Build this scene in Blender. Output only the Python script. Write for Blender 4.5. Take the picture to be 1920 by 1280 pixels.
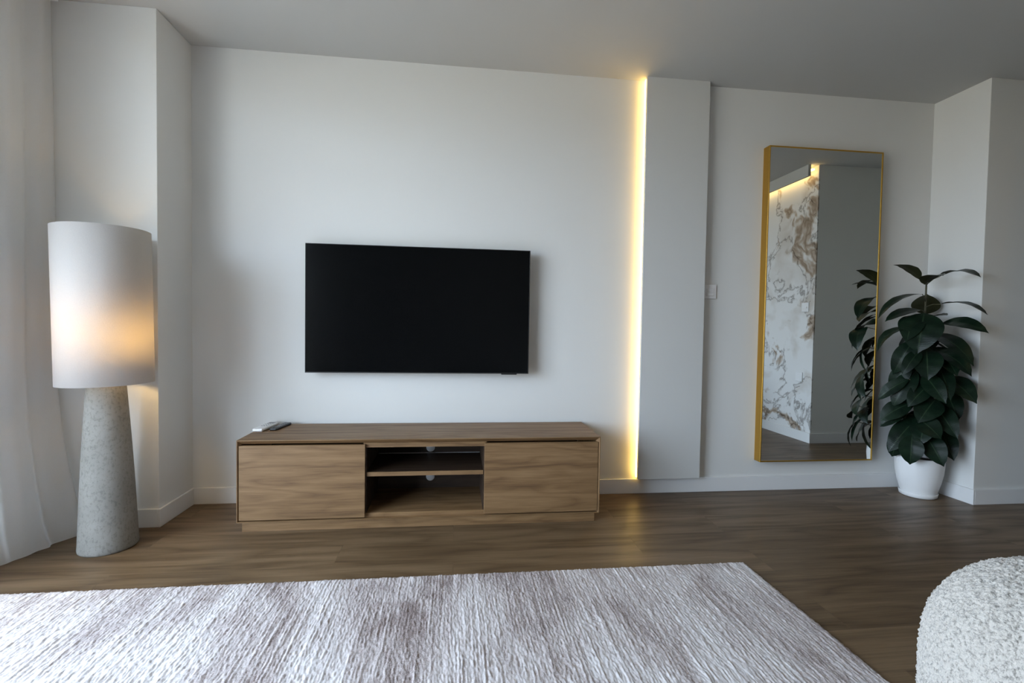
import bpy, bmesh, math, random
import numpy as np
from mathutils import Vector, Matrix
C = bpy.context.scene.collection
scene = bpy.context.scene
for o in list(bpy.data.objects): bpy.data.objects.remove(o, do_unlink=True)

# ---------------------------------------------------------------- camera
cam_data = bpy.data.cameras.new('camera')
cam_data.sensor_fit = 'HORIZONTAL'; cam_data.sensor_width = 36.0; cam_data.lens = 900.0/1920.0*36.0
cam_data.clip_start = 0.02; cam_data.clip_end = 200
cam = bpy.data.objects.new('camera', cam_data); C.objects.link(cam)
_F = Vector((0.11615674, 0.99277765, -0.03000253)); _R = Vector((0.99314889, -0.115706, 0.01635237)); _U = Vector((-0.0127628, 0.03169642, 0.99941605))
cam.matrix_world = Matrix(((_R.x, _U.x, -_F.x, 0.0), (_R.y, _U.y, -_F.y, -2.82312), (_R.z, _U.z, -_F.z, 1.00884), (0, 0, 0, 1)))
scene.camera = cam

# ---------------------------------------------------------------- light and exposure
scene.view_settings.view_transform = 'Standard'; scene.view_settings.look = 'None'
scene.view_settings.gamma = 1.0; scene.view_settings.use_curve_mapping = False
scene.view_settings.exposure = 0.0
scene.cycles.diffuse_bounces = 8; scene.cycles.max_bounces = 14; scene.cycles.transparent_max_bounces = 12
SKY = 17.8
world = bpy.data.worlds.new('daylight'); scene.world = world; world.use_nodes = True
wn, wl = world.node_tree.nodes, world.node_tree.links
wn.clear()
wo = wn.new('ShaderNodeOutputWorld'); bg = wn.new('ShaderNodeBackground'); ramp = wn.new('ShaderNodeValToRGB')
tc = wn.new('ShaderNodeTexCoord'); sep = wn.new('ShaderNodeSeparateXYZ'); mr = wn.new('ShaderNodeMapRange')
mr.inputs['From Min'].default_value = -1; mr.inputs['From Max'].default_value = 1
wl.new(tc.outputs['Generated'], sep.inputs[0]); wl.new(sep.outputs['Z'], mr.inputs['Value']); wl.new(mr.outputs[0], ramp.inputs[0])
ramp.color_ramp.elements[0].position = 0.47; ramp.color_ramp.elements[0].color = (0.36, 0.32, 0.26, 1)
ramp.color_ramp.elements[1].position = 0.53; ramp.color_ramp.elements[1].color = (0.735, 0.85, 1.06, 1)
wl.new(ramp.outputs[0], bg.inputs['Color']); bg.inputs['Strength'].default_value = SKY
wl.new(bg.outputs[0], wo.inputs['Surface'])
# daylight portal in the window opening on the left wall
WY0, WY1, WZ1 = -3.30, -0.84, 2.38
XW = -1.95
pl = bpy.data.lights.new('window_portal', 'AREA'); pl.shape = 'RECTANGLE'; pl.size = WZ1; pl.size_y = WY1-WY0
pl.cycles.is_portal = True
po = bpy.data.objects.new('window_portal', pl); C.objects.link(po)
po.location = (XW-0.02, (WY0+WY1)/2, WZ1/2); po.rotation_euler = (0, -math.pi/2, 0)

# ---------------------------------------------------------------- helpers
def tag(o, label=None, cat=None, group=None, kind=None):
    if label: o['label'] = label
    if cat: o['category'] = cat
    if group: o['group'] = group
    if kind: o['kind'] = kind
    return o
def thing(name, label, cat, loc=(0, 0, 0), group=None):
    o = bpy.data.objects.new(name, None); C.objects.link(o); o.empty_display_size = 0.05
    o.location = loc
    return tag(o, label, cat, group)
def mesh_obj(name, verts, faces, mat, parent=None, smooth=False, loc=None):
    me = bpy.data.meshes.new(name)
    me.from_pydata([tuple(map(float, v)) for v in verts], [], [tuple(map(int, f)) for f in faces]); me.update()
    if smooth:
        for p in me.polygons: p.use_smooth = True
    o = bpy.data.objects.new(name, me); C.objects.link(o)
    if mat: me.materials.append(mat)
    if parent is not None: o.parent = parent
    if loc is not None: o.location = loc
    return o
def bm_obj(name, bm, mat, parent=None, smooth=False, loc=None):
    me = bpy.data.meshes.new(name); bmesh.ops.recalc_face_normals(bm, faces=bm.faces); bm.to_mesh(me); bm.free()
    if smooth:
        for p in me.polygons: p.use_smooth = True
    o = bpy.data.objects.new(name, me); C.objects.link(o)
    if mat: me.materials.append(mat)
    if parent is not None: o.parent = parent
    if loc is not None: o.location = loc
    return o
def add_box(bm, x0, x1, y0, y1, z0, z1, bev=0.0, seg=2):
    t = bmesh.new()
    vs = [t.verts.new((x, y, z)) for x in (x0, x1) for y in (y0, y1) for z in (z0, z1)]
    for f in ((0, 1, 3, 2), (4, 6, 7, 5), (0, 4, 5, 1), (2, 3, 7, 6), (0, 2, 6, 4), (1, 5, 7, 3)):
        t.faces.new([vs[i] for i in f])
    if bev > 0: bmesh.ops.bevel(t, geom=list(t.edges), offset=bev, segments=seg, affect='EDGES', profile=0.5)
    bmesh.ops.recalc_face_normals(t, faces=t.faces)
    m = bpy.data.meshes.new('tmp'); t.to_mesh(m); t.free(); bm.from_mesh(m); bpy.data.meshes.remove(m)
    return bm
def box(name, x0, x1, y0, y1, z0, z1, mat, parent=None, bev=0.0, seg=2):
    return bm_obj(name, add_box(bmesh.new(), x0, x1, y0, y1, z0, z1, bev, seg), mat, parent)
def struct(o, label=None):
    o['kind'] = 'structure'
    if label: o['label'] = label
    return o
def lathe(name, prof, mat, parent=None, n=96, loc=None, closed=False):
    vs, fs = [], []
    for r, z in prof:
        for k in range(n):
            a = 2*math.pi*k/n; vs.append((r*math.cos(a), r*math.sin(a), z))
    m = len(prof)
    for i in range(m if closed else m-1):
        j = (i+1) % m
        for k in range(n):
            k2 = (k+1) % n; fs.append((i*n+k, i*n+k2, j*n+k2, j*n+k))
    o = mesh_obj(name, vs, fs, mat, parent, True, loc)
    bm = bmesh.new(); bm.from_mesh(o.data)
    bmesh.ops.remove_doubles(bm, verts=bm.verts, dist=1e-6); bmesh.ops.recalc_face_normals(bm, faces=bm.faces)
    bm.to_mesh(o.data); bm.free()
    return o
def autosmooth(o, ang=40):
    me = o.data
    for p in me.polygons: p.use_smooth = True
    me.set_sharp_from_angle(angle=math.radians(ang))

# ---------------------------------------------------------------- materials
def mat(name, color, rough=0.6, metal=0.0, spec=0.5, coat=0.0):
    m = bpy.data.materials.new(name); m.use_nodes = True
    b = m.node_tree.nodes['Principled BSDF']
    b.inputs['Base Color'].default_value = (*color, 1); b.inputs['Roughness'].default_value = rough
    b.inputs['Metallic'].default_value = metal; b.inputs['Specular IOR Level'].default_value = spec
    b.inputs['Coat Weight'].default_value = coat
    return m
def N(m, kind, **kw):
    n = m.node_tree.nodes.new(kind)
    for k, v in kw.items():
        if hasattr(n, k) and k not in [i.name for i in n.inputs]: setattr(n, k, v)
        else: n.inputs[k].default_value = v
    return n
def Lk(m, a, b): m.node_tree.links.new(a, b)
def BS(m): return m.node_tree.nodes['Principled BSDF']
def coords(m, scale=(1, 1, 1), loc=(0, 0, 0), rot=(0, 0, 0), out='Object'):
    t = N(m, 'ShaderNodeTexCoord'); mp = N(m, 'ShaderNodeMapping')
    mp.inputs['Scale'].default_value = scale; mp.inputs['Location'].default_value = loc; mp.inputs['Rotation'].default_value = rot
    Lk(m, t.outputs[out], mp.inputs['Vector']); return mp.outputs[0]
def noise(m, vec, scale=5, detail=4, rough=0.55, dist=0.0):
    n = N(m, 'ShaderNodeTexNoise'); n.inputs['Scale'].default_value = scale; n.inputs['Detail'].default_value = detail
    n.inputs['Roughness'].default_value = rough; n.inputs['Distortion'].default_value = dist
    Lk(m, vec, n.inputs['Vector']); return n.outputs['Fac']
def ramp_(m, fac, stops):
    r = N(m, 'ShaderNodeValToRGB'); cr = r.color_ramp
    while len(cr.elements) < len(stops): cr.elements.new(0.5)
    for e, (p, c) in zip(cr.elements, stops):
        e.position = p; e.color = (*c, 1) if len(c) == 3 else c
    Lk(m, fac, r.inputs[0]); return r.outputs['Color']
def mix(m, f, a, b, mode='MIX'):
    x = N(m, 'ShaderNodeMix'); x.data_type = 'RGBA'; x.blend_type = mode
    for sock, v in ((x.inputs[0], f), (x.inputs[6], a), (x.inputs[7], b)):
        if hasattr(v, 'is_output') or isinstance(v, bpy.types.NodeSocket): Lk(m, v, sock)
        else: sock.default_value = v if isinstance(v, float) else (*v, 1)
    return x.outputs[2]
def math_(m, op, a, b=0.0):
    x = N(m, 'ShaderNodeMath'); x.operation = op
    for s, v in ((x.inputs[0], a), (x.inputs[1], b)):
        if isinstance(v, bpy.types.NodeSocket): Lk(m, v, s)
        else: s.default_value = v
    return x.outputs[0]
def bump(m, h, strength=0.2, dist=0.01):
    b = N(m, 'ShaderNodeBump'); b.inputs['Strength'].default_value = strength; b.inputs['Distance'].default_value = dist
    Lk(m, h, b.inputs['Height']); Lk(m, b.outputs[0], BS(m).inputs['Normal'])

def wall_paint(name, col, rough=0.85):
    m = mat(name, col, rough, spec=0.25)
    v = coords(m); bump(m, noise(m, v, 260, 3), 0.12, 0.002)
    return m
M = {}
M['wall'] = wall_paint('white_wall_paint', (0.74, 0.74, 0.725))
M['wall_side'] = wall_paint('hall_wall_paint', (0.78, 0.78, 0.75))
M['rear'] = wall_paint('greige_rear_wall_paint', (0.56, 0.53, 0.49))
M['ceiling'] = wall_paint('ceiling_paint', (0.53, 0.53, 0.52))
M['skirting'] = mat('white_lacquer_skirting', (0.78, 0.78, 0.78), 0.45)
M['panel'] = wall_paint('panel_paint', (0.64, 0.64, 0.625), 0.6)

def wood(name, dark, mid, light, rough=0.45, s=1.0, planks=False, upright=False):
    m = mat(name, mid, rough, spec=0.4)
    v = coords(m, (9.0*s, 9.0*s, 1.0*s), rot=(0, math.pi/2, 0)) if upright else coords(m, (1.0*s, 9.0*s, 9.0*s))
    if planks:
        br = N(m, 'ShaderNodeTexBrick'); br.offset = 0.37; br.offset_frequency = 2
        for k, x in (('Scale', 1.0), ('Mortar Size', 0.0012), ('Mortar Smooth', 0.3), ('Brick Width', 1.35), ('Row Height', 0.195), ('Bias', 0.0)): br.inputs[k].default_value = x
        br.inputs['Color1'].default_value = (0.0, 0.0, 0.0, 1); br.inputs['Color2'].default_value = (1, 1, 1, 1); br.inputs['Mortar'].default_value = (0.5, 0.5, 0.5, 1)
        Lk(m, coords(m), br.inputs['Vector'])
        va = N(m, 'ShaderNodeVectorMath'); va.operation = 'ADD'
        sc = N(m, 'ShaderNodeVectorMath'); sc.operation = 'SCALE'; sc.inputs['Scale'].default_value = 7.3
        Lk(m, br.outputs['Color'], sc.inputs[0]); Lk(m, v, va.inputs[0]); Lk(m, sc.outputs[0], va.inputs[1]); v2 = va.outputs[0]
    else: v2 = v
    # growth rings cut at a shallow angle: contour lines of a slow, stretched noise
    mpa = N(m, 'ShaderNodeMapping'); mpa.inputs['Scale'].default_value = (0.55, 0.42, 0.42); Lk(m, v2, mpa.inputs['Vector'])
    slow = noise(m, mpa.outputs[0], 1.5, 2, 0.45, 0.25)
    rings = math_(m, 'PINGPONG', math_(m, 'MULTIPLY', slow, 13.0), 1.0)
    rings = math_(m, 'POWER', rings, 0.7)
    mpb = N(m, 'ShaderNodeMapping'); mpb.inputs['Scale'].default_value = (0.9, 5.5, 5.5); Lk(m, v2, mpb.inputs['Vector'])
    fine = noise(m, mpb.outputs[0], 5.0, 6, 0.7)
    mpc = N(m, 'ShaderNodeMapping'); mpc.inputs['Scale'].default_value = (0.45, 1.3, 1.3); Lk(m, v2, mpc.inputs['Vector'])
    broad = noise(m, mpc.outputs[0], 1.6, 3, 0.5)
    f = math_(m, 'ADD', math_(m, 'MULTIPLY', rings, 0.13), math_(m, 'ADD', math_(m, 'MULTIPLY', fine, 0.50), math_(m, 'MULTIPLY', broad, 0.37)))
    col = ramp_(m, f, [(0.37, dark), (0.50, mid), (0.63, light)])
    if planks:
        tone = mix(m, 0.07, col, br.outputs['Color'], 'OVERLAY')
        col = mix(m, math_(m, 'MULTIPLY', br.outputs['Fac'], 0.25), tone, (dark[0]*.4, dark[1]*.4, dark[2]*.4))
    Lk(m, col, BS(m).inputs['Base Color'])
    Lk(m, ramp_(m, f, [(0.3, (rough+.1,)*3), (0.7, (rough-.06,)*3)]), BS(m).inputs['Roughness'])
    bump(m, f, 0.10, 0.002)
    return m
M['floor'] = wood('dark_oak_laminate', (0.070, 0.041, 0.020), (0.125, 0.080, 0.042), (0.180, 0.120, 0.068), 0.40, 1.0, True)
M['oak'] = wood('walnut_stained_oak_veneer', (0.118, 0.062, 0.026), (0.195, 0.110, 0.048), (0.252, 0.150, 0.072), 0.48, 1.6)
M['oak_side'] = wood('walnut_stained_oak_veneer_upright', (0.118, 0.062, 0.026), (0.195, 0.110, 0.048), (0.252, 0.150, 0.072), 0.48, 1.6, upright=True)
M['oak_shaded'] = wood('oak_veneer_shaded', (0.020, 0.011, 0.006), (0.034, 0.019, 0.011), (0.046, 0.027, 0.016), 0.5, 1.6)  # same oak darkened: the shade inside the niche is put into its colour
M['black'] = mat('black_plastic', (0.012, 0.012, 0.013), 0.4)
M['screen'] = mat('tv_screen_glass', (0.003, 0.0035, 0.004), 0.16, spec=0.2)
M['white_plastic'] = mat('white_plastic', (0.82, 0.82, 0.83), 0.35)
M['grey_plastic'] = mat('grey_buttons', (0.28, 0.28, 0.3), 0.5)
M['gold'] = mat('brushed_gold_metal', (0.60, 0.36, 0.075), 0.38, 1.0)
M['steel'] = mat('steel', (0.6, 0.6, 0.6), 0.35, 1.0)
M['mirror'] = mat('mirror_silver', (0.80, 0.82, 0.81), 0.0, 1.0)
M['pot'] = mat('white_glazed_pot', (0.86, 0.86, 0.86), 0.3)
M['soil'] = mat('potting_soil', (0.03, 0.02, 0.013), 0.95)
M['stem'] = mat('green_brown_stem', (0.07, 0.065, 0.03), 0.6)

def leaf_material():
    m = mat('rubber_plant_leaf', (0.012, 0.03, 0.014), 0.45, spec=0.2, coat=0.0)
    g = N(m, 'ShaderNodeNewGeometry')
    n = noise(m, coords(m), 14, 3)
    top = ramp_(m, n, [(0.3, (0.0035, 0.010, 0.006)), (0.7, (0.008, 0.022, 0.011))])
    uv = N(m, 'ShaderNodeUVMap'); sp = N(m, 'ShaderNodeSeparateXYZ'); Lk(m, uv.outputs[0], sp.inputs[0])
    rib = math_(m, 'LESS_THAN', math_(m, 'ABSOLUTE', math_(m, 'SUBTRACT', sp.outputs['X'], 0.5)), 0.022)
    top = mix(m, math_(m, 'MULTIPLY', rib, 0.7), top, (0.03, 0.055, 0.028))
    und = mix(m, math_(m, 'MULTIPLY', rib, 0.6), (0.022, 0.025, 0.008), (0.05, 0.05, 0.025))
    Lk(m, mix(m, g.outputs['Backfacing'], top, und), BS(m).inputs['Base Color'])
    Lk(m, ramp_(m, g.outputs['Backfacing'], [(0, (0.36,)*3), (1, (0.65,)*3)]), BS(m).inputs['Roughness'])
    wv = N(m, 'ShaderNodeTexWave'); wv.inputs['Scale'].default_value = 9; wv.inputs['Distortion'].default_value = 1.5
    wv.bands_direction = 'Y'; Lk(m, uv.outputs[0], wv.inputs['Vector'])
    bump(m, wv.outputs['Fac'], 0.12, 0.002)
    return m
M['leaf'] = leaf_material()

def fabric_translucent(name, col, trans, weave=700, wstr=0.25, tcol=None):
    m = mat(name, col, 0.9, spec=0.1)
    tr = N(m, 'ShaderNodeBsdfTranslucent'); tr.inputs['Color'].default_value = (*(tcol or col), 1)
    mx = N(m, 'ShaderNodeMixShader'); mx.inputs[0].default_value = trans
    out = [n for n in m.node_tree.nodes if n.type == 'OUTPUT_MATERIAL'][0]
    Lk(m, BS(m).outputs[0], mx.inputs[1]); Lk(m, tr.outputs[0], mx.inputs[2]); Lk(m, mx.outputs[0], out.inputs['Surface'])
    a = noise(m, coords(m, (1, 1, 6)), weave/4, 2); b = noise(m, coords(m, (6, 6, 1)), weave/6, 2)
    h = math_(m, 'ADD', a, b)
    bump(m, h, wstr, 0.002)
    Lk(m, ramp_(m, h, [(0.7, tuple(c*0.93 for c in col)), (1.2, col)]), BS(m).inputs['Base Color'])
    return m
M['shade'] = fabric_translucent('linen_lamp_shade', (0.66, 0.635, 0.63), 0.30, tcol=(0.85, 0.78, 0.64))
M['curtain'] = fabric_translucent('sheer_white_curtain', (0.90, 0.90, 0.90), 0.5, 900, 0.12)

def concrete():
    m = mat('grey_concrete', (0.4, 0.4, 0.37), 0.85, spec=0.25)
    a = noise(m, coords(m, (1, 1, 0.7)), 9, 5); b = noise(m, coords(m, (1, 1, 0.75)), 85, 4, 0.72)
    base = ramp_(m, a, [(0.3, (0.235, 0.225, 0.205)), (0.7, (0.32, 0.305, 0.28))])
    spk = ramp_(m, b, [(0.36, (0.70, 0.70, 0.70)), (0.50, (1, 1, 1))])
    Lk(m, mix(m, 0.85, base, spk, 'MULTIPLY'), BS(m).inputs['Base Color']); bump(m, b, 0.25, 0.003)
    return m
M['concrete'] = concrete()

def marble():
    m = mat('veined_marble_tile', (0.8, 0.8, 0.8), 0.25)
    v = coords(m, (1, 1, 1), rot=(0.6, 0, 0))
    warp = N(m, 'ShaderNodeTexNoise'); warp.inputs['Scale'].default_value = 1.3; warp.inputs['Detail'].default_value = 5; Lk(m, v, warp.inputs['Vector'])
    vm = N(m, 'ShaderNodeVectorMath'); vm.operation = 'MULTIPLY_ADD'; vm.inputs[1].default_value = (0.9, 0.9, 0.9)
    Lk(m, warp.outputs['Color'], vm.inputs[0]); Lk(m, v, vm.inputs[2])
    def vein(scale, width, off):
        mp = N(m, 'ShaderNodeMapping'); mp.inputs['Location'].default_value = off; Lk(m, vm.outputs[0], mp.inputs['Vector'])
        n = noise(m, mp.outputs[0], scale, 5, 0.62, 0.3)
        return math_(m, 'ABSOLUTE', math_(m, 'SUBTRACT', n, 0.5)), n
    v1, n1 = vein(0.75, 0, (0, 0, 0)); v2, n2 = vein(1.5, 0, (3, 1, 2))
    c = ramp_(m, v1, [(0.0, (0.32, 0.25, 0.19)), (0.016, (0.50, 0.42, 0.35)), (0.034, (0.80, 0.80, 0.80))])
    c2 = ramp_(m, v2, [(0.0, (0.42, 0.40, 0.39)), (0.010, (0.8, 0.79, 0.78)), (0.022, (1, 1, 1))])
    msk = ramp_(m, noise(m, v, 1.3, 2), [(0.42, (0, 0, 0)), (0.6, (1, 1, 1))])
    cc = mix(m, 1.0, c, c2, 'MULTIPLY')
    cl = ramp_(m, noise(m, vm.outputs[0], 1.9, 3), [(0.52, (1, 1, 1)), (0.72, (0.72, 0.66, 0.60))])
    cc = mix(m, 1.0, cc, cl, 'MULTIPLY')
    Lk(m, cc, BS(m).inputs['Base Color'])
    return m
M['marble'] = marble()

def emit(name, col, s):
    m = bpy.data.materials.new(name); m.use_nodes = True; n = m.node_tree.nodes; n.clear()
    e = n.new('ShaderNodeEmission'); o = n.new('ShaderNodeOutputMaterial'); e.inputs[0].default_value = (*col, 1); e.inputs[1].default_value = s
    m.node_tree.links.new(e.outputs[0], o.inputs[0]); return m
M['led'] = emit('warm_led_strip', (1.0, 0.62, 0.15), 12.0)
M['led_cove'] = emit('warm_cove_led', (1.0, 0.66, 0.24), 9.0)
M['bulb'] = emit('warm_bulb', (1.0, 0.66, 0.26), 115.0)

def window_glass():
    m = bpy.data.materials.new('window_glass'); m.use_nodes = True; n = m.node_tree.nodes; n.clear()
    o = n.new('ShaderNodeOutputMaterial'); t = n.new('ShaderNodeBsdfTransparent'); g = n.new('ShaderNodeBsdfGlossy'); mx = n.new('ShaderNodeMixShader'); lw = n.new('ShaderNodeLayerWeight'); lw.inputs[0].default_value = 0.5; pw = n.new('ShaderNodeMath'); pw.operation = 'POWER'; pw.inputs[1].default_value = 5.0; fr = n.new('ShaderNodeMath'); fr.operation = 'MULTIPLY_ADD'; fr.inputs[1].default_value = 0.9; fr.inputs[2].default_value = 0.04
    g.inputs['Roughness'].default_value = 0.0; t.inputs[0].default_value = (0.93, 0.96, 0.95, 1)
    l = m.node_tree.links; l.new(lw.outputs['Facing'], pw.inputs[0]); l.new(pw.outputs[0], fr.inputs[0]); l.new(fr.outputs[0], mx.inputs[0]); l.new(t.outputs[0], mx.inputs[1]); l.new(g.outputs[0], mx.inputs[2]); l.new(mx.outputs[0], o.inputs[0])
    return m
M['glass'] = window_glass()

# ---------------------------------------------------------------- setting
H = 2.5
XL, YL = -1.439, -0.305      # corner of the left pier
XR, YR = 3.066, -0.335       # corner of the right wall
XM, YM = 3.20, -1.27         # hall block clad in marble
YB = -7.0; XH = 5.0
struct(box('floor', XW-0.2, XH+0.2, YB-0.2, 0.2, -0.12, 0.0, M['floor']))
struct(box('ceiling', XW-0.2, XH+0.2, YB-0.2, 0.2, H, H+0.12, M['ceiling']))
struct(box('wall_back', XL, XR, 0.0, 0.15, 0, H, M['wall']))
struct(box('wall_left_pier', XW-0.15, XL, YL, 0.15, 0, H, M['wall'], bev=0.002))
struct(box('wall_right', XR, XH+0.15, YR, 0.15, 0, H, M['wall'], bev=0.002))
struct(box('wall_hall_end', XH, XH+0.15, YM-0.05, YR, 0, H, M['wall']))
struct(box('wall_hall', XM+0.012, XH+0.15, YM-0.2, YM, 0, H, M['wall_side']))
struct(box('wall_marble', XM, XM+0.012, YB, YM, 0.0, H, M['marble']))
struct(box('wall_marble_backing', XM+0.012, XM+0.15, YB, YM-0.2, 0.0, H, M['wall']))
struct(box('wall_rear', XW-0.15, XM+0.15, YB-0.15, YB, 0, H, M['rear']))
# left wall round the balcony window
bm = bmesh.new()
add_box(bm, XW-0.15, XW, WY1, YL, 0, H); add_box(bm, XW-0.15, XW, YB, WY0, 0, H); add_box(bm, XW-0.15, XW, WY0, WY1, WZ1, H)
struct(bm_obj('wall_left', bm, M['wall']))

def skirting(name, pts):
    """a run of skirting boards along straight segments: (x0, x1, y0, y1)"""
    bm = bmesh.new()
    for (x0, x1, y0, y1) in pts: add_box(bm, x0, x1, y0, y1, 0.0, 0.09, 0.0015, 1)
    struct(bm_obj(name, bm, M['skirting']))
t = 0.012
skirting('baseboard_back', [(XL, XR, -t, 0.0)])
skirting('baseboard_left', [(XL, XL+t, YL-t, -t), (XW, XL, YL-t, YL)])
skirting('baseboard_right', [(XR-t, XR, YR-t, -t), (XR, XH, YR-t, YR)])
skirting('baseboard_hall', [(XM, XH, YM, YM+t)])
skirting('baseboard_marble', [(XM-t, XM, YB, YM+t)])
skirting('baseboard_rear', [(XW, XM-t, YB, YB+t)])

# balcony window in the left wall, beside and behind the camera
w = struct(box('window_1', XW-0.10, XW-0.04, WY0, WY1, 0.0, 0.06, M['white_plastic']))
bm = bmesh.new()
add_box(bm, XW-0.10, XW-0.04, WY0, WY1, WZ1-0.06, WZ1)
n = 3
for k in range(n+1):
    y = WY0 + (WY1-WY0)*k/n
    y = min(max(y, WY0+0.03), WY1-0.03)
    add_box(bm, XW-0.10, XW-0.04, y-0.03, y+0.03, 0.06, WZ1-0.06)
bm_obj('window_frame', bm, M['white_plastic'], w)
box('window_pane', XW-0.073, XW-0.067, WY0+0.03, WY1-0.03, 0.05, WZ1-0.05, M['glass'], w)
# ground of the balcony outside, so that daylight bounces up from it
struct(box('floor_balcony', XW-2.2, XW-0.15, YB, 0.15, -0.14, -0.02, mat('balcony_stone', (0.45, 0.44, 0.41), 0.9)))
struct(box('ceiling_balcony', XW-1.0, XW-0.15, YB, 0.15, 2.5, 2.62, mat('balcony_soffit', (0.6, 0.6, 0.58), 0.9)))

# dropped ceiling strip with cove light along the marble wall (seen in the mirror)
v = struct(box('trim_1', XM-0.10, XM-0.075, YB, YM-0.005, 2.40, H, M['ceiling']))
tag(box('cove_light', XM-0.06, XM-0.035, YB+0.02, YM-0.01, 2.455, 2.467, M['led_cove']), 'warm glowing light strip along the top of the marble wall, seen in the mirror', 'light')

# ---------------------------------------------------------------- flat wall panel with light strip
PX0, PX1, PD = 1.104, 1.497, 0.055
wp = thing('wall_panel', 'flat white floor-to-ceiling wall panel lit along its left edge by a warm strip', 'wall panel', ((PX0+PX1)/2, 0, 0.1))
cx = (PX0+PX1)/2
box('board', PX0-cx, PX1-cx, -PD, -PD+0.019, 0.0, H-0.1, M['panel'], wp, 0.0015)
bm = bmesh.new()
add_box(bm, PX0+0.012-cx, PX0+0.04-cx, -PD+0.019, 0, 0, H-0.1); add_box(bm, PX1-0.035-cx, PX1-0.003-cx, -PD+0.019, 0, 0, H-0.1)
bm_obj('batten', bm, M['panel'], wp)
box('light_strip', PX0-cx+0.001, PX0+0.012-cx, -PD+0.026, -0.010, 0.004, H-0.104, M['led'], wp)['label'] = 'glowing warm yellow light strip'

# ---------------------------------------------------------------- switches
def switch(name, label, cat, loc, rotz, w_=0.082, h_=0.088, rockers=2):
    s = thing(name, label, cat, loc); s.rotation_euler = (0, 0, rotz)
    box('cover_plate', -w_/2, w_/2, -0.010, 0, -h_/2, h_/2, M['white_plastic'], s, 0.003)
    if rockers:
        for k in range(rockers):
            z = (k-(rockers-1)/2)*0.026-0.004
            r = box('rocker', -w_*0.30, w_*0.27, -0.015, -0.009, z-0.0095, z+0.0095, M['white_plastic'], s, 0.002)
            r.rotation_euler = (0.0, 0, 0)
    return s
switch('light_switch', 'white double wall switch just right of the flat wall panel', 'switch', (1.557, 0, 1.247), 0)
# both on the marble wall, seen in the mirror
switch('light_switch', 'white wall switch on the marble wall in the mirror, the upper of two', 'switch', (XM, -1.375, 1.235), -math.pi/2, 0.085, 0.085, 1)
switch('wall_socket', 'blank white wall plate on the marble wall in the mirror, the lower one', 'wall plate', (XM, -1.427, 0.589), -math.pi/2, 0.085, 0.085, 0)

# ---------------------------------------------------------------- television
TX0, TX1, TZ0, TZ1 = -0.822, 0.420, 0.740, 1.449
tcx, tcz = (TX0+TX1)/2, (TZ0+TZ1)/2
tw, th = (TX1-TX0)/2, (TZ1-TZ0)/2
tv = thing('television', 'large flat black television mounted on the white wall', 'television', (tcx, 0, TZ0))
bm = bmesh.new()
add_box(bm, -tw, tw, -0.080, -0.056, 0, 0.006, 0.001, 1); add_box(bm, -tw, tw, -0.080, -0.056, 2*th-0.004, 2*th, 0.001, 1)
add_box(bm, -tw, -tw+0.004, -0.080, -0.056, 0.006, 2*th-0.004, 0.001, 1); add_box(bm, tw-0.004, tw, -0.080, -0.056, 0.006, 2*th-0.004, 0.001, 1)
bm_obj('bezel', bm, M['black'], tv)
box('screen', -tw+0.004, tw-0.004, -0.0785, -0.070, 0.006, 2*th-0.004, M['screen'], tv)
bm = bmesh.new()
add_box(bm, -tw+0.004, tw-0.004, -0.070, -0.058, 0.004, 2*th-0.004); add_box(bm, -tw+0.12, tw-0.12, -0.058, -0.034, 0.05, 2*th-0.16, 0.006)
bm_obj('back_cover', bm, M['black'], tv)
bm = bmesh.new()
add_box(bm, -0.22, 0.22, -0.012, -0.0005, 0.22, 0.42); add_box(bm, -0.16, -0.13, -0.034, -0.012, 0.16, 0.5); add_box(bm, 0.13, 0.16, -0.034, -0.012, 0.16, 0.5)
bm_obj('wall_bracket', bm, M['black'], tv)
box('sensor', 0.262-tcx, 0.352-tcx, -0.078, -0.062, -0.006, 0.001, M['black'], tv, 0.002)

# ---------------------------------------------------------------- low media console
KX0, KX1, KYF, KYB, KZ = -1.035, 0.755, -0.412, -0.018, 0.446
kc = (KX0+KX1)/2
tc_ = thing('media_console', 'long low wooden media console with two doors and open middle shelves', 'cabinet', (kc, 0, 0))
a0, a1 = KX0-kc, KX1-kc
ZB = 0.047
d0, d1 = -0.437-kc, 0.152-kc
bm = bmesh.new()   # chamfered front edge: thin visible lip, sloping in to the doors
def shell_plank(bm, outer, inner, back_in):
    pass
def prism_x(bm, prof, x0, x1):
    n_ = len(prof); A = [bm.verts.new((x0, y, z)) for y, z in prof]; B = [bm.verts.new((x1, y, z)) for y, z in prof]
    bm.faces.new(A); bm.faces.new(B[::-1])
    for i in range(n_): bm.faces.new((A[i], B[i], B[(i+1) % n_], A[(i+1) % n_]))
prism_x(bm, [(KYF, KZ), (KYF, KZ-0.004), (KYF+0.022, KZ-0.022), (KYB, KZ-0.022), (KYB, KZ)], a0, a1)
bm_obj('top', bm, M['oak'], tc_)
for s, x0 in ((1, a0), (-1, a1)):
    bm = bmesh.new()
    prof = [(x0, KYF), (x0+s*0.004, KYF), (x0+s*0.018, KYF+0.022), (x0+s*0.018, KYB), (x0, KYB)]
    A = [bm.verts.new((x, y, ZB)) for x, y in prof]; B = [bm.verts.new((x, y, KZ-0.005)) for x, y in prof]
    # mitre against the top
    bm.faces.new(A); bm.faces.new(B)
    for i in range(5): bm.faces.new((A[i], A[(i+1) % 5], B[(i+1) % 5], B[i]))
    bm_obj('side_panel', bm, M['oak_side'], tc_)
bm = bmesh.new()
prism_x(bm, [(KYF, ZB), (KYF, ZB+0.003), (KYF+0.024, ZB+0.004), (KYF+0.024, ZB+0.024), (KYB, ZB+0.024), (KYB, ZB)], a0+0.004, a1-0.004)
bm_obj('bottom_panel', bm, M['oak'], tc_)
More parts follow.
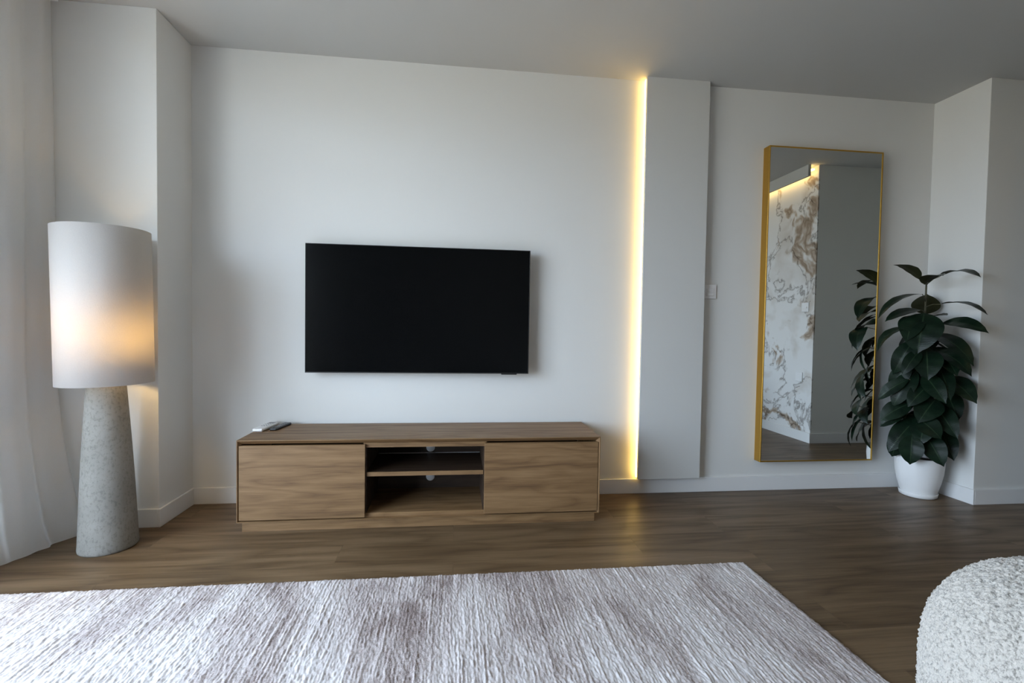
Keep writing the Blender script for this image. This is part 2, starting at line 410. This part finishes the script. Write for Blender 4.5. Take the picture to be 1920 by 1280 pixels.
box('top_rail', d0-0.01, d1+0.01, KYF+0.018, KYF+0.038, 0.401, KZ-0.022, M['oak'], tc_)
for x in (d0-0.004, d1+0.004): box('divider', x-0.009, x+0.009, KYF+0.024, KYB-0.01, ZB+0.024, KZ-0.022, M['oak_shaded'], tc_)
sf = box('shelf', d0+0.005, d1-0.005, KYF+0.0205, KYB-0.03, 0.256, 0.277, M['oak_shaded'], tc_)
box('front_edge', d0+0.005, d1-0.005, KYF+0.018, KYF+0.0205, 0.256, 0.277, M['oak'], sf)['label'] = 'wooden front edge in the unshaded oak'  # strip in the plain oak, so the edge of the darkened shelf looks lit
# back board with one round cable hole per compartment
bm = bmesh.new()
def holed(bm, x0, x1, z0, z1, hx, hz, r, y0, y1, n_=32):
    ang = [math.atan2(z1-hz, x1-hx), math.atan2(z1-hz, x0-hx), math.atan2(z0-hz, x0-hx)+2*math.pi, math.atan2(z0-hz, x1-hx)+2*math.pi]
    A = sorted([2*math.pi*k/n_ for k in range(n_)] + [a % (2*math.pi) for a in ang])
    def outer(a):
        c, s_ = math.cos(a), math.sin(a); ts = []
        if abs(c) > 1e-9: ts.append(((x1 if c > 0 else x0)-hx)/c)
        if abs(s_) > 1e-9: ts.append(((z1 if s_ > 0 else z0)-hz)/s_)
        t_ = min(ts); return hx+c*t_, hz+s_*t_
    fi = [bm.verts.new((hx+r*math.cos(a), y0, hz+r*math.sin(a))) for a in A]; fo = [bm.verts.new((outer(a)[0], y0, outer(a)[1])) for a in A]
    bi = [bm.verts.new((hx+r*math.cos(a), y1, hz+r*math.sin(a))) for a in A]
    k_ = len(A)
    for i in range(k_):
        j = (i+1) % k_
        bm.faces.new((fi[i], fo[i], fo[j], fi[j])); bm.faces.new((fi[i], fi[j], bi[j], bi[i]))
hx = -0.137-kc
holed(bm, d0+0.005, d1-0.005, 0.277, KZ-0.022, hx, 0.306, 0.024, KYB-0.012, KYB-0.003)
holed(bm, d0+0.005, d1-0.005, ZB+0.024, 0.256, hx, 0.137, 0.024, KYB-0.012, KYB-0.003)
bm_obj('back_board', bm, M['oak_shaded'], tc_)
for zz in (0.306, 0.137):  # white discs added in the holes, which would come out dark when open
    cc = lathe('hole_disc', [(0, 0), (0.0235, 0), (0.0245, 0.0015), (0.0245, 0.006), (0, 0.006)], M['white_plastic'], tc_, 32, (hx, KYB-0.009, zz)); cc.rotation_euler = (math.pi/2, 0, 0); cc['label'] = 'round white disc filling the cable hole'
for x0, x1 in ((a0+0.010, d0), (d1, a1-0.010)):
    box('door', x0, x1, KYF+0.002, KYF+0.021, ZB+0.010, 0.4185, M['oak'], tc_, 0.0012)
    box('back_board', min(x0, x1)+0.012, max(x0, x1)-0.014, KYB-0.012, KYB-0.003, ZB+0.024, KZ-0.022, M['oak_shaded'], tc_)
box('plinth', a0+0.022, a1-0.022, KYF+0.009, KYB-0.04, 0.0, ZB, M['oak'], tc_, 0.001)

# ---------------------------------------------------------------- remote controls on the console
def remote(name, label, loc, rotz, L_, W_, T_, body, nb):
    r = thing(name, label, 'remote control', loc); r.rotation_euler = (0, 0, rotz)
    o = box('body', -W_/2, W_/2, -L_/2, L_/2, 0, T_, body, r, T_*0.42, 4); autosmooth(o, 50)
    for i in range(nb[0]):
        for j in range(nb[1]):
            x = (j-(nb[1]-1)/2)*W_*0.26; y = L_*0.34-(i)*L_*0.11
            k = lathe('button', [(0, T_+0.0012), (W_*0.075, T_+0.0012), (W_*0.09, T_-0.0005)], M['grey_plastic'], r, 16, (x, y, 0))
    return r
wr = remote('remote_control', 'white remote control lying on the left end of the wooden console', (-1.005, -0.128, KZ), math.radians(-6), 0.19, 0.052, 0.016, M['white_plastic'], (5, 3))
box('display', -0.017, 0.017, 0.048, 0.082, 0.0155, 0.0168, M['grey_plastic'], wr, 0.0005)
wr.children[1].location.z = 0
br_ = remote('remote_control', 'black remote control lying beside the white one on the console', (-0.935, -0.115, KZ), math.radians(-9), 0.165, 0.038, 0.013, M['black'], (6, 3))

# ---------------------------------------------------------------- tall wall mirror
MX0, MX1, MZ0, MZ1, MD = 1.889, 2.660, 0.193, 2.145, 0.058
mi = thing('wall_mirror', 'tall rectangular wall mirror in a deep gold frame', 'mirror', ((MX0+MX1)/2, 0, MZ0))
mw, mh = (MX1-MX0)/2, MZ1-MZ0
bm = bmesh.new(); f = 0.008
add_box(bm, -mw, -mw+f, -MD, 0, 0, mh, 0.0008, 1); add_box(bm, mw-f, mw, -MD, 0, 0, mh, 0.0008, 1)
add_box(bm, -mw+f, mw-f, -MD, 0, 0, f, 0.0008, 1); add_box(bm, -mw+f, mw-f, -MD, 0, mh-f, mh, 0.0008, 1)
bm_obj('frame', bm, M['gold'], mi)
box('mirror_glass', -mw+f-0.001, mw-f+0.001, -MD+0.003, -MD+0.007, f-0.001, mh-f+0.001, M['mirror'], mi)
box('backing', -mw+f, mw-f, -MD+0.008, -0.001, f, mh-f, M['black'], mi)

# ---------------------------------------------------------------- floor lamp
lamp = thing('floor_lamp', 'tall floor lamp with white drum shade and tapered grey concrete base', 'floor lamp', (-1.530, -0.512, 0))
lamp.rotation_euler = (0, math.radians(-0.3), 0)
prof = [(0, 0), (0.104, 0), (0.1075, 0.003), (0.109, 0.012)]
for k in range(1, 25):
    z = 0.84*k/24; prof.append((0.1085-0.040*(z/0.74)**1.0 + 0.0035*math.sin(math.pi*min(z/0.8, 1)), z))
prof += [(0.055, 0.850), (0, 0.852)]
lathe('base', prof, M['concrete'], lamp)
lathe('socket', [(0, 0.852), (0.02, 0.852), (0.02, 0.875), (0, 0.875)], M['white_plastic'], lamp, 24, (0.045, -0.018, 0))
bulb = lathe('bulb', [(0, 0.905), (0.013, 0.908), (0.015, 0.925)] + [(0.033*math.sin(a), 0.96-0.033*math.cos(a)) for a in np.linspace(0.5, math.pi-0.001, 14)], M['bulb'], lamp, 32)
bulb.location = (0.075, -0.03, -0.03)
sh = lathe('lamp_shade', [(0.1725, 0.733), (0.1725, 1.407), (0.1700, 1.407), (0.1700, 0.733)], M['shade'], lamp, 128, closed=True)
sh.location = (0.0, 0, 0)
sh.rotation_euler = (0, math.radians(-0.7), 0); sh.location = (0.010, 0, -0.002)
bm = bmesh.new()
for zz in (0.740, 1.400):
    for k in range(3):
        a = k*2*math.pi/3+0.3
        p1 = Vector((0.018*math.cos(a), 0.018*math.sin(a), 0.90 if zz < 1 else 0.90)); p2 = Vector((0.170*math.cos(a), 0.170*math.sin(a), 0.90))
        if zz > 1: continue
        d_ = (p2-p1); t_ = bmesh.ops.create_cone(bm, cap_ends=True, segments=8, radius1=0.002, radius2=0.002, depth=d_.length)
        bmesh.ops.transform(bm, matrix=Matrix.Translation((p1+p2)/2) @ d_.to_track_quat('Z', 'Y').to_matrix().to_4x4(), verts=t_['verts'])
bm_obj('shade_carrier', bm, M['steel'], lamp)

# ---------------------------------------------------------------- curtain
def curtain():
    nu, nv = 220, 60
    y0, y1 = -0.325, -0.95
    vs, fs = [], []
    for j in range(nv+1):
        z = 2.485*(1-(j/nv)) + 0.004*(j/nv)
        fl = max(0.0, 1-z/0.9)**2
        for i in range(nu+1):
            u = i/nu
            y = y0+(y1-y0)*u
            ph = u*2*math.pi*3.6
            amp = 0.013+0.006*math.sin(u*7+0.8)
            x = -1.885 + amp*(1-0.6*fl)*math.sin(ph+0.35*math.sin(z*1.3)) + 0.004*math.sin(ph*2.3+z*0.9)
            x += 0.150*fl*(1-u)**1.3+0.005*fl*math.sin(u*23+z*5)
            y += -0.028*fl*(1-u)+0.006*math.sin(ph*1.1+z)
            # hem breaking on the floor
            if z < 0.16:
                q = (0.16-z)/0.16; x += 0.007*q*q*(1+math.sin(u*31)); 
            zz = z+0.010*fl*math.sin(u*17+1.0)*min(1, z/0.08)
            vs.append((x, y, max(0.003, zz)))
    for j in range(nv):
        for i in range(nu):
            a = j*(nu+1)+i; fs.append((a, a+1, a+nu+2, a+nu+1))
    return vs, fs
cu = thing('curtain', 'sheer white curtain hanging beside the window on the left', 'curtain', (0, 0, 0))
vs, fs = curtain()
mesh_obj('drape', vs, fs, M['curtain'], cu, True)
rl = tag(box('curtain_rail', -1.925, -1.855, WY0-0.2, -0.315, 2.486, 2.5, M['white_plastic']), 'thin white curtain rail on the ceiling above the curtain', 'curtain rail')

# ---------------------------------------------------------------- rug
def rug():
    x0, x1, y1, y0 = -1.75, 1.253, -0.897, -2.90
    rng = np.random.RandomState(4)
    def vnoise(shape, step_x, step_y, nx, ny):
        gx = int(nx/step_x)+3; gy = int(ny/step_y)+3
        g = rng.rand(gx, gy)
        ax = np.arange(nx)/step_x; ay = np.arange(ny)/step_y
        ix = ax.astype(int); iy = ay.astype(int); fx = ax-ix; fy = ay-iy
        fx = fx*fx*(3-2*fx); fy = fy*fy*(3-2*fy)
        A = g[ix][:, iy]; B = g[ix+1][:, iy]; C_ = g[ix][:, iy+1]; D = g[ix+1][:, iy+1]
        return (A*(1-fx[:, None])+B*fx[:, None])*(1-fy[None])+(C_*(1-fx[:, None])+D*fx[:, None])*fy[None]
    nx, ny = 1100, 300
    xs = np.linspace(x0, x1, nx); ys = np.linspace(y1, y0, ny)
    X, Y = np.meshgrid(xs, ys, indexing='ij')
    wob = (vnoise(0, 40, 25, nx, ny)-0.5)*0.010
    ribs = np.abs(np.sin((X+wob)*math.pi/0.0115))*vnoise(0, 7, 40, nx, ny)*1.2+vnoise(0, 3.2, 60, nx, ny)*0.9
    rowa = vnoise(0, 3.0, 45, nx, ny)
    fine = rng.rand(nx, ny)
    Z = 0.0045+0.0022*ribs*(0.2+1.0*rowa)+0.0040*fine+0.002*vnoise(0, 2, 2, nx, ny)
    e = np.minimum(np.minimum(X-x0, x1-X), np.minimum(y1-Y, Y-y0))
    Z = Z*np.clip(e/0.012, 0.25, 1)**0.5
    Z[0, :] = Z[-1, :] = 0.001; Z[:, 0] = Z[:, -1] = 0.001
    jx = np.where(e < 0.012, (rng.rand(nx, ny)-0.5)*0.006, 0)
    V = np.stack([X+jx, Y+jx[:, ::-1]*0+np.where(e < 0.012, (rng.rand(nx, ny)-0.5)*0.006, 0), Z], -1).reshape(-1, 3)
    idx = np.arange(nx*ny).reshape(nx, ny)
    F = np.stack([idx[:-1, :-1], idx[:-1, 1:], idx[1:, 1:], idx[1:, :-1]], -1).reshape(-1, 4)
    me = bpy.data.meshes.new('area_rug')
    me.vertices.add(len(V)); me.vertices.foreach_set('co', V.astype(np.float32).ravel())
    me.loops.add(F.size); me.loops.foreach_set('vertex_index', F.astype(np.int32).ravel())
    me.polygons.add(len(F)); me.polygons.foreach_set('loop_start', np.arange(0, F.size, 4, dtype=np.int32))
    me.update(calc_edges=True); me.validate()
    me.polygons.foreach_set('use_smooth', np.ones(len(me.polygons), bool))
    o = bpy.data.objects.new('area_rug', me); C.objects.link(o)
    m = mat('mottled_rug_pile', (0.5, 0.47, 0.48), 0.95, spec=0.1)
    BS(m).inputs['Sheen Weight'].default_value = 0.25
    v = coords(m)
    big = noise(m, coords(m, (1.0, 0.55, 1)), 3.0, 4, 0.6, 0.6)
    st = noise(m, coords(m, (1.0, 0.03, 1)), 95, 5, 0.8)
    fine_ = noise(m, coords(m, (1.0, 0.7, 1)), 300, 2, 0.7)
    f_ = math_(m, 'ADD', math_(m, 'MULTIPLY', big, 0.44), math_(m, 'ADD', math_(m, 'MULTIPLY', st, 0.32), math_(m, 'MULTIPLY', fine_, 0.24)))
    c = ramp_(m, f_, [(0.41, (0.21, 0.155, 0.145)), (0.487, (0.50, 0.44, 0.435)), (0.58, (0.70, 0.665, 0.67))])
    Lk(m, c, BS(m).inputs['Base Color'])
    me.materials.append(m)
    return o
tag(rug(), 'large mottled pale grey rug with fine raised stripes on the dark wood floor', 'rug')

# ---------------------------------------------------------------- white looped-wool armchair
def boucle():
    m = mat('white_boucle', (0.4, 0.38, 0.35), 0.95, spec=0.1)
    BS(m).inputs['Sheen Weight'].default_value = 0.3
    v = coords(m)
    vo = N(m, 'ShaderNodeTexVoronoi'); vo.inputs['Scale'].default_value = 150; Lk(m, v, vo.inputs['Vector'])
    n = noise(m, v, 210, 3, 0.7)
    h = math_(m, 'ADD', math_(m, 'MULTIPLY', vo.outputs['Distance'], -0.8), n)
    bump(m, h, 0.9, 0.005)
    Lk(m, ramp_(m, noise(m, v, 170, 3, 0.7), [(0.33, (0.24, 0.222, 0.20)), (0.52, (0.55, 0.51, 0.465))]), BS(m).inputs['Base Color'])
    return m
M['boucle'] = boucle()
ac = thing('armchair', 'plump rounded armchair in white looped wool at the lower right', 'armchair', (1.50, -2.57, 0))
def puffy(name, A, B, R0, ZT, r, ex, step, zb=0.07):
    """a block with a rounded-end plan between A and B, rolling over to a soft top"""
    A = Vector((*A, 0)); B = Vector((*B, 0)); d = (B-A); Ln = d.length; d.normalize(); nrm = Vector((-d.y, d.x, 0))
    plan = []
    na = max(12, int(math.pi*R0/step)); ns = max(2, int(Ln/step))
    for k in range(na): a = math.pi/2+math.pi*k/na; plan.append((A, d*math.cos(a)+nrm*math.sin(a)))
    for k in range(ns): plan.append((A+(B-A)*(k/ns), -nrm))
    for k in range(na): a = -math.pi/2+math.pi*k/na; plan.append((B, d*math.cos(a)+nrm*math.sin(a)))
    for k in range(ns): plan.append((B+(A-B)*(k/ns), nrm))
    prof = [(R0*0.6, zb), (R0-0.03, zb), (R0-0.006, zb+0.02), (R0, zb+0.05)]
    for a in np.linspace(0, math.pi/2, 160):
        prof.append((R0-r+r*max(math.cos(a), 0)**(2/ex), ZT-r+r*math.sin(a)**(2/ex)))
    prof[-1] = (max(R0-r, 0.0002), ZT)
    P = np.array(prof); s_ = np.concatenate([[0], np.cumsum(np.linalg.norm(np.diff(P, axis=0), axis=1))])
    q = np.linspace(0, s_[-1], max(20, int(s_[-1]/step))); PR = np.stack([np.interp(q, s_, P[:, 0]), np.interp(q, s_, P[:, 1])], 1)
    vs, fs = [], []; n_ = len(plan); O_ = Vector(ac.location)
    for rr, zz in PR:
        for c_, dr in plan: vs.append(c_+dr*rr+Vector((0, 0, zz))-O_)
    for i in range(len(PR)-1):
        for k in range(n_): fs.append((i*n_+k, i*n_+(k+1) % n_, (i+1)*n_+(k+1) % n_, (i+1)*n_+k))
    o = mesh_obj(name, vs, fs, M['boucle'], ac, True)
    bm = bmesh.new(); bm.from_mesh(o.data); bmesh.ops.remove_doubles(bm, verts=bm.verts, dist=0.0006); bmesh.ops.holes_fill(bm, edges=bm.edges)
    bmesh.ops.recalc_face_normals(bm, faces=bm.faces); bm.to_mesh(o.data); bm.free()
    for p in o.data.polygons: p.use_smooth = True
    tx = bpy.data.textures.new('boucle_loops', 'VORONOI'); tx.noise_scale = 0.0085; tx.distance_metric = 'DISTANCE'; tx.noise_intensity = 1.3
    md = o.modifiers.new('loops', 'DISPLACE'); md.texture = tx; md.texture_coords = 'LOCAL'; md.strength = -0.0065; md.mid_level = 0.4
    tx2 = bpy.data.textures.new('boucle_lumps', 'CLOUDS'); tx2.noise_scale = 0.016; tx2.noise_depth = 3
    md2 = o.modifiers.new('lumps', 'DISPLACE'); md2.texture = tx2; md2.texture_coords = 'LOCAL'; md2.strength = 0.005
    return o
puffy('arm', (1.091, -2.141), (1.72, -2.141), 0.229, 0.60, 0.223, 2.3, 0.004)
puffy('arm', (1.091, -3.05), (1.72, -3.05), 0.229, 0.60, 0.223, 2.3, 0.010)
puffy('backrest', (1.80, -2.25), (1.80, -2.94), 0.20, 0.70, 0.19, 2.3, 0.010)
puffy('seat', (1.20, -2.595), (1.60, -2.595), 0.30, 0.40, 0.09, 2.3, 0.010)
for x in (0.98, 1.80):
    for y in (-2.16, -3.03): lathe('leg', [(0, 0.012), (0.020, 0.012), (0.024, 0.09), (0, 0.09)], M['black'], ac, 24, (x-1.50, y+2.57, 0))

# ---------------------------------------------------------------- rubber plant
SX, SY = 2.888, -0.160
pt = thing('potted_rubber_plant', 'dark green rubber plant in a white pot in the corner beside the mirror', 'plant', (SX, SY, 0))
lathe('pot', [(0, 0.012), (0.086, 0.012), (0.092, 0.03), (0.108, 0.09), (0.119, 0.15), (0.123, 0.20), (0.1225, 0.243), (0.121, 0.247), (0.1185, 0.247), (0.116, 0.243), (0.115, 0.20), (0.1, 0.06), (0, 0.05)], M['pot'], pt, 96)
lathe('saucer', [(0, 0.0), (0.088, 0.0), (0.094, 0.004), (0.098, 0.026), (0.0965, 0.030), (0.094, 0.028), (0.090, 0.012), (0, 0.012)], M['pot'], pt, 96)
lathe('soil', [(0, 0.222), (0.06, 0.220), (0.116, 0.216)], M['soil'], pt, 48)
LEAVES = [
    (2.795, -0.2, 1.338, 2.62, -0.19, 1.422, 0.073, -0.02),
    (2.829, -0.2, 1.31, 2.755, -0.38, 1.341, 0.133, 0.02),
    (2.877, -0.25, 1.354, 2.89, -0.47, 1.326, 0.079, -0.03),
    (2.764, -0.2, 1.221, 2.594, -0.13, 1.095, 0.073, -0.04),
    (2.768, -0.2, 1.14, 2.622, -0.15, 1.079, 0.061, -0.015),
    (2.961, -0.09, 1.133, 2.97, -0.09, 1.262, 0.139, 0.0),
    (2.869, -0.27, 1.187, 2.931, -0.48, 1.117, 0.067, -0.03),
    (2.877, -0.27, 1.073, 2.943, -0.48, 1.017, 0.103, -0.03),
    (2.875, -0.2, 1.112, 2.885, -0.3, 1.12, 0.036, 0.0),
    (2.789, -0.24, 1.091, 2.707, -0.29, 0.891, 0.194, -0.03),
    (2.763, -0.2, 1.091, 2.663, -0.26, 0.962, 0.121, -0.02),
    (2.701, -0.2, 1.019, 2.599, -0.13, 0.89, 0.079, -0.04),
    (2.895, -0.24, 0.977, 2.929, -0.42, 0.827, 0.109, -0.04),
    (2.749, -0.2, 0.931, 2.691, -0.15, 0.753, 0.097, -0.03),
    (2.756, -0.24, 0.882, 2.661, -0.24, 0.756, 0.073, -0.02),
    (2.802, -0.26, 0.883, 2.74, -0.33, 0.737, 0.139, -0.02),
    (2.911, -0.22, 0.898, 2.897, -0.36, 0.763, 0.115, -0.03),
    (2.772, -0.2, 0.742, 2.68, -0.17, 0.554, 0.109, -0.03),
    (2.665, -0.2, 0.706, 2.645, -0.1, 0.587, 0.079, -0.02),
    (2.969, -0.26, 0.721, 2.949, -0.43, 0.615, 0.115, -0.03),
    (2.816, -0.26, 0.736, 2.797, -0.39, 0.609, 0.097, -0.02),
    (2.9, -0.26, 0.785, 2.815, -0.4, 0.629, 0.091, -0.02),
    (2.798, -0.26, 0.675, 2.688, -0.26, 0.569, 0.097, -0.02),
    (2.733, -0.2, 0.562, 2.622, -0.14, 0.463, 0.109, -0.02),
    (2.731, -0.18, 0.5, 2.667, -0.1, 0.417, 0.079, -0.02),
    (2.833, -0.28, 0.595, 2.718, -0.3, 0.481, 0.133, -0.02),
    (2.893, -0.26, 0.553, 2.871, -0.4, 0.408, 0.109, -0.02),
    (2.76, -0.28, 0.486, 2.798, -0.37, 0.401, 0.109, -0.02),
    (2.785, -0.2, 0.451, 2.64, -0.19, 0.279, 0.115, -0.03),
    (2.712, -0.26, 0.37, 2.708, -0.27, 0.225, 0.115, -0.02),
    (2.833, -0.26, 0.375, 2.835, -0.36, 0.236, 0.115, -0.02),
    (2.956, -0.24, 0.395, 2.924, -0.34, 0.263, 0.103, -0.02),
    (2.821, -0.25, 0.48, 2.738, -0.3, 0.347, 0.121, -0.02),
    (2.736, -0.18, 0.384, 2.737, -0.12, 0.232, 0.091, -0.02),
    (2.97, -0.24, 0.64, 2.94, -0.34, 0.497, 0.103, -0.02),
    (2.754, -0.18, 0.796, 2.703, -0.12, 0.663, 0.091, -0.02),
    (2.899, -0.26, 0.884, 2.943, -0.4, 0.767, 0.103, -0.03),
]
UP = {0: .95, 1: .8, 2: .95, 3: .85, 4: .7, 5: .0, 6: .9, 7: .62, 8: .9, 10: .3, 11: .8, 12: .5, 16: .4, 18: .4, 19: .35, 23: .35, 24: .4, 36: .5}
rnd = random.Random(11)
lv, lf, luv = [], [], []
petioles = []
def add_leaf(B, T, W, arch, nrm, fold=0.16, curl=0.0):
    B = Vector(B); T = Vector(T); D = T-B; Lh = D.length; d = D.normalized()
    n = (nrm-d*nrm.dot(d)).normalized(); s = d.cross(n).normalized()
    nu, nvv = 16, 8; base = len(lv)
    for i in range(nu+1):
        t = i/nu
        wdt = W/2*(math.sin(math.pi*min(t**0.86, 1.0))**0.78 if 0 < t < 1 else 0.0)
        if t > 0.9: wdt *= 0.80 - 0.5*(t-0.9)/0.1*0.6
        mid = B+D*t+n*(arch*4*t*(1-t))+Vector((0, 0, -1))*curl*t*t
        for j in range(nvv+1):
            q = (j/nvv)*2-1
            p = mid+s*(wdt*q)+n*(abs(q)*wdt*fold+0.02*wdt*math.sin(t*25+q*3))
            p.x = min(p.x, XR-0.006 if p.y > YR-0.003 else 9); p.y = min(p.y, -0.012)
            lv.append(p); luv.append((j/nvv, t))
    for i in range(nu):
        for j in range(nvv):
            a = base+i*(nvv+1)+j; lf.append((a, a+1, a+nvv+2, a+nvv+1))
cam0 = Vector((0, -2.82, 1.0))
for k, (bx, by, bz, tx_, ty, tz, W, arch) in enumerate(LEAVES):
    T = Vector((tx_, ty, tz)); B = Vector((bx, by, bz)); B = B+(B-T)*(0.22 if k not in (0, 1, 2, 5, 6, 7, 8) else 0.0); u = UP.get(k, 0.25)
    if k not in (0, 1, 2, 3, 4, 5, 6, 7, 8, 9): B.x = min(max(B.x, SX-0.16), XR-0.03); B.y = min(B.y, SY+0.02)
    toc = (cam0-(B+T)/2).normalized()
    nr = (Vector((0, 0, 1))*u+toc*(1-u)+Vector((rnd.uniform(-.12, .12), 0, rnd.uniform(0, .15))))
    if k == 5: nr = Vector((-0.35, 0.9, -0.25))*-1; nr = -toc*0.8+Vector((0, 0, 0.3))
    Wd = 0.105 if u > 0.6 else W*1.05
    add_leaf(B, T, Wd, abs(arch)*1.0+0.004, nr)
    petioles.append((Vector((SX+rnd.uniform(-.006, .006), SY, min(bz+0.004+(B-Vector((SX, SY, bz))).length*-0.15, 1.315))), B))
# leaves deeper inside and towards the wall
z = 0.33; k = 0
while z < 1.06:
    a = k*2.399; k += 1; z += 0.016
    Lh = rnd.uniform(0.10, 0.15); drop = rnd.uniform(0.10, 0.17)
    if z > 0.88 and k % 2: continue
    dx, dy = math.cos(a), math.sin(a)
    B = Vector((SX+dx*0.03, SY+dy*0.03, z)); 
    reach = Lh*rnd.uniform(0.6, 0.95)
    T = Vector((SX+dx*(0.03+reach), SY+dy*(0.03+reach), z-drop))
    T.x = min(T.x, XR-0.02); T.y = min(T.y, -0.025); T.x = max(T.x, 2.52-0.72*T.y)
    if T.z < 0.26: T.z = 0.26
    add_leaf(B, T, rnd.uniform(0.085, 0.11), 0.02, Vector((dx*0.7, dy*0.7, 0.8)))
    petioles.append((Vector((SX, SY, z-0.015)), B))
lv2 = [(p.x-SX, p.y-SY, p.z) for p in lv]
fo = mesh_obj('foliage', lv2, lf, M['leaf'], pt, True)
uvl = fo.data.uv_layers.new(name='UVMap')
for lp in fo.data.loops: uvl.data[lp.index].uv = luv[lp.vertex_index]
def tube(bm, pts, rads, seg=8):
    rings = []
    for i, p in enumerate(pts):
        d = (pts[min(i+1, len(pts)-1)]-pts[max(i-1, 0)]).normalized()
        q = d.to_track_quat('Z', 'Y')
        rings.append([bm.verts.new(p+q @ Vector((rads[i]*math.cos(2*math.pi*k/seg), rads[i]*math.sin(2*math.pi*k/seg), 0))) for k in range(seg)])
    for a_, b_ in zip(rings, rings[1:]):
        for k in range(seg): bm.faces.new((a_[k], a_[(k+1) % seg], b_[(k+1) % seg], b_[k]))
    bm.faces.new(rings[0][::-1]); bm.faces.new(rings[-1])
O = Vector((SX, SY, 0))
bm = bmesh.new()
tube(bm, [Vector((0.004*math.sin(z_*5), 0.004*math.cos(z_*4), z_)) for z_ in np.linspace(0.2, 1.33, 24)], [0.0085-0.004*i/23 for i in range(24)])
for A, B in petioles:
    A = A-O; B = B-O; mid = (A+B)/2+Vector((0, 0, 0.008))
    tube(bm, [A, mid, B], [0.003, 0.0026, 0.0022], 6)
bm_obj('stem', bm, M['stem'], pt, True)
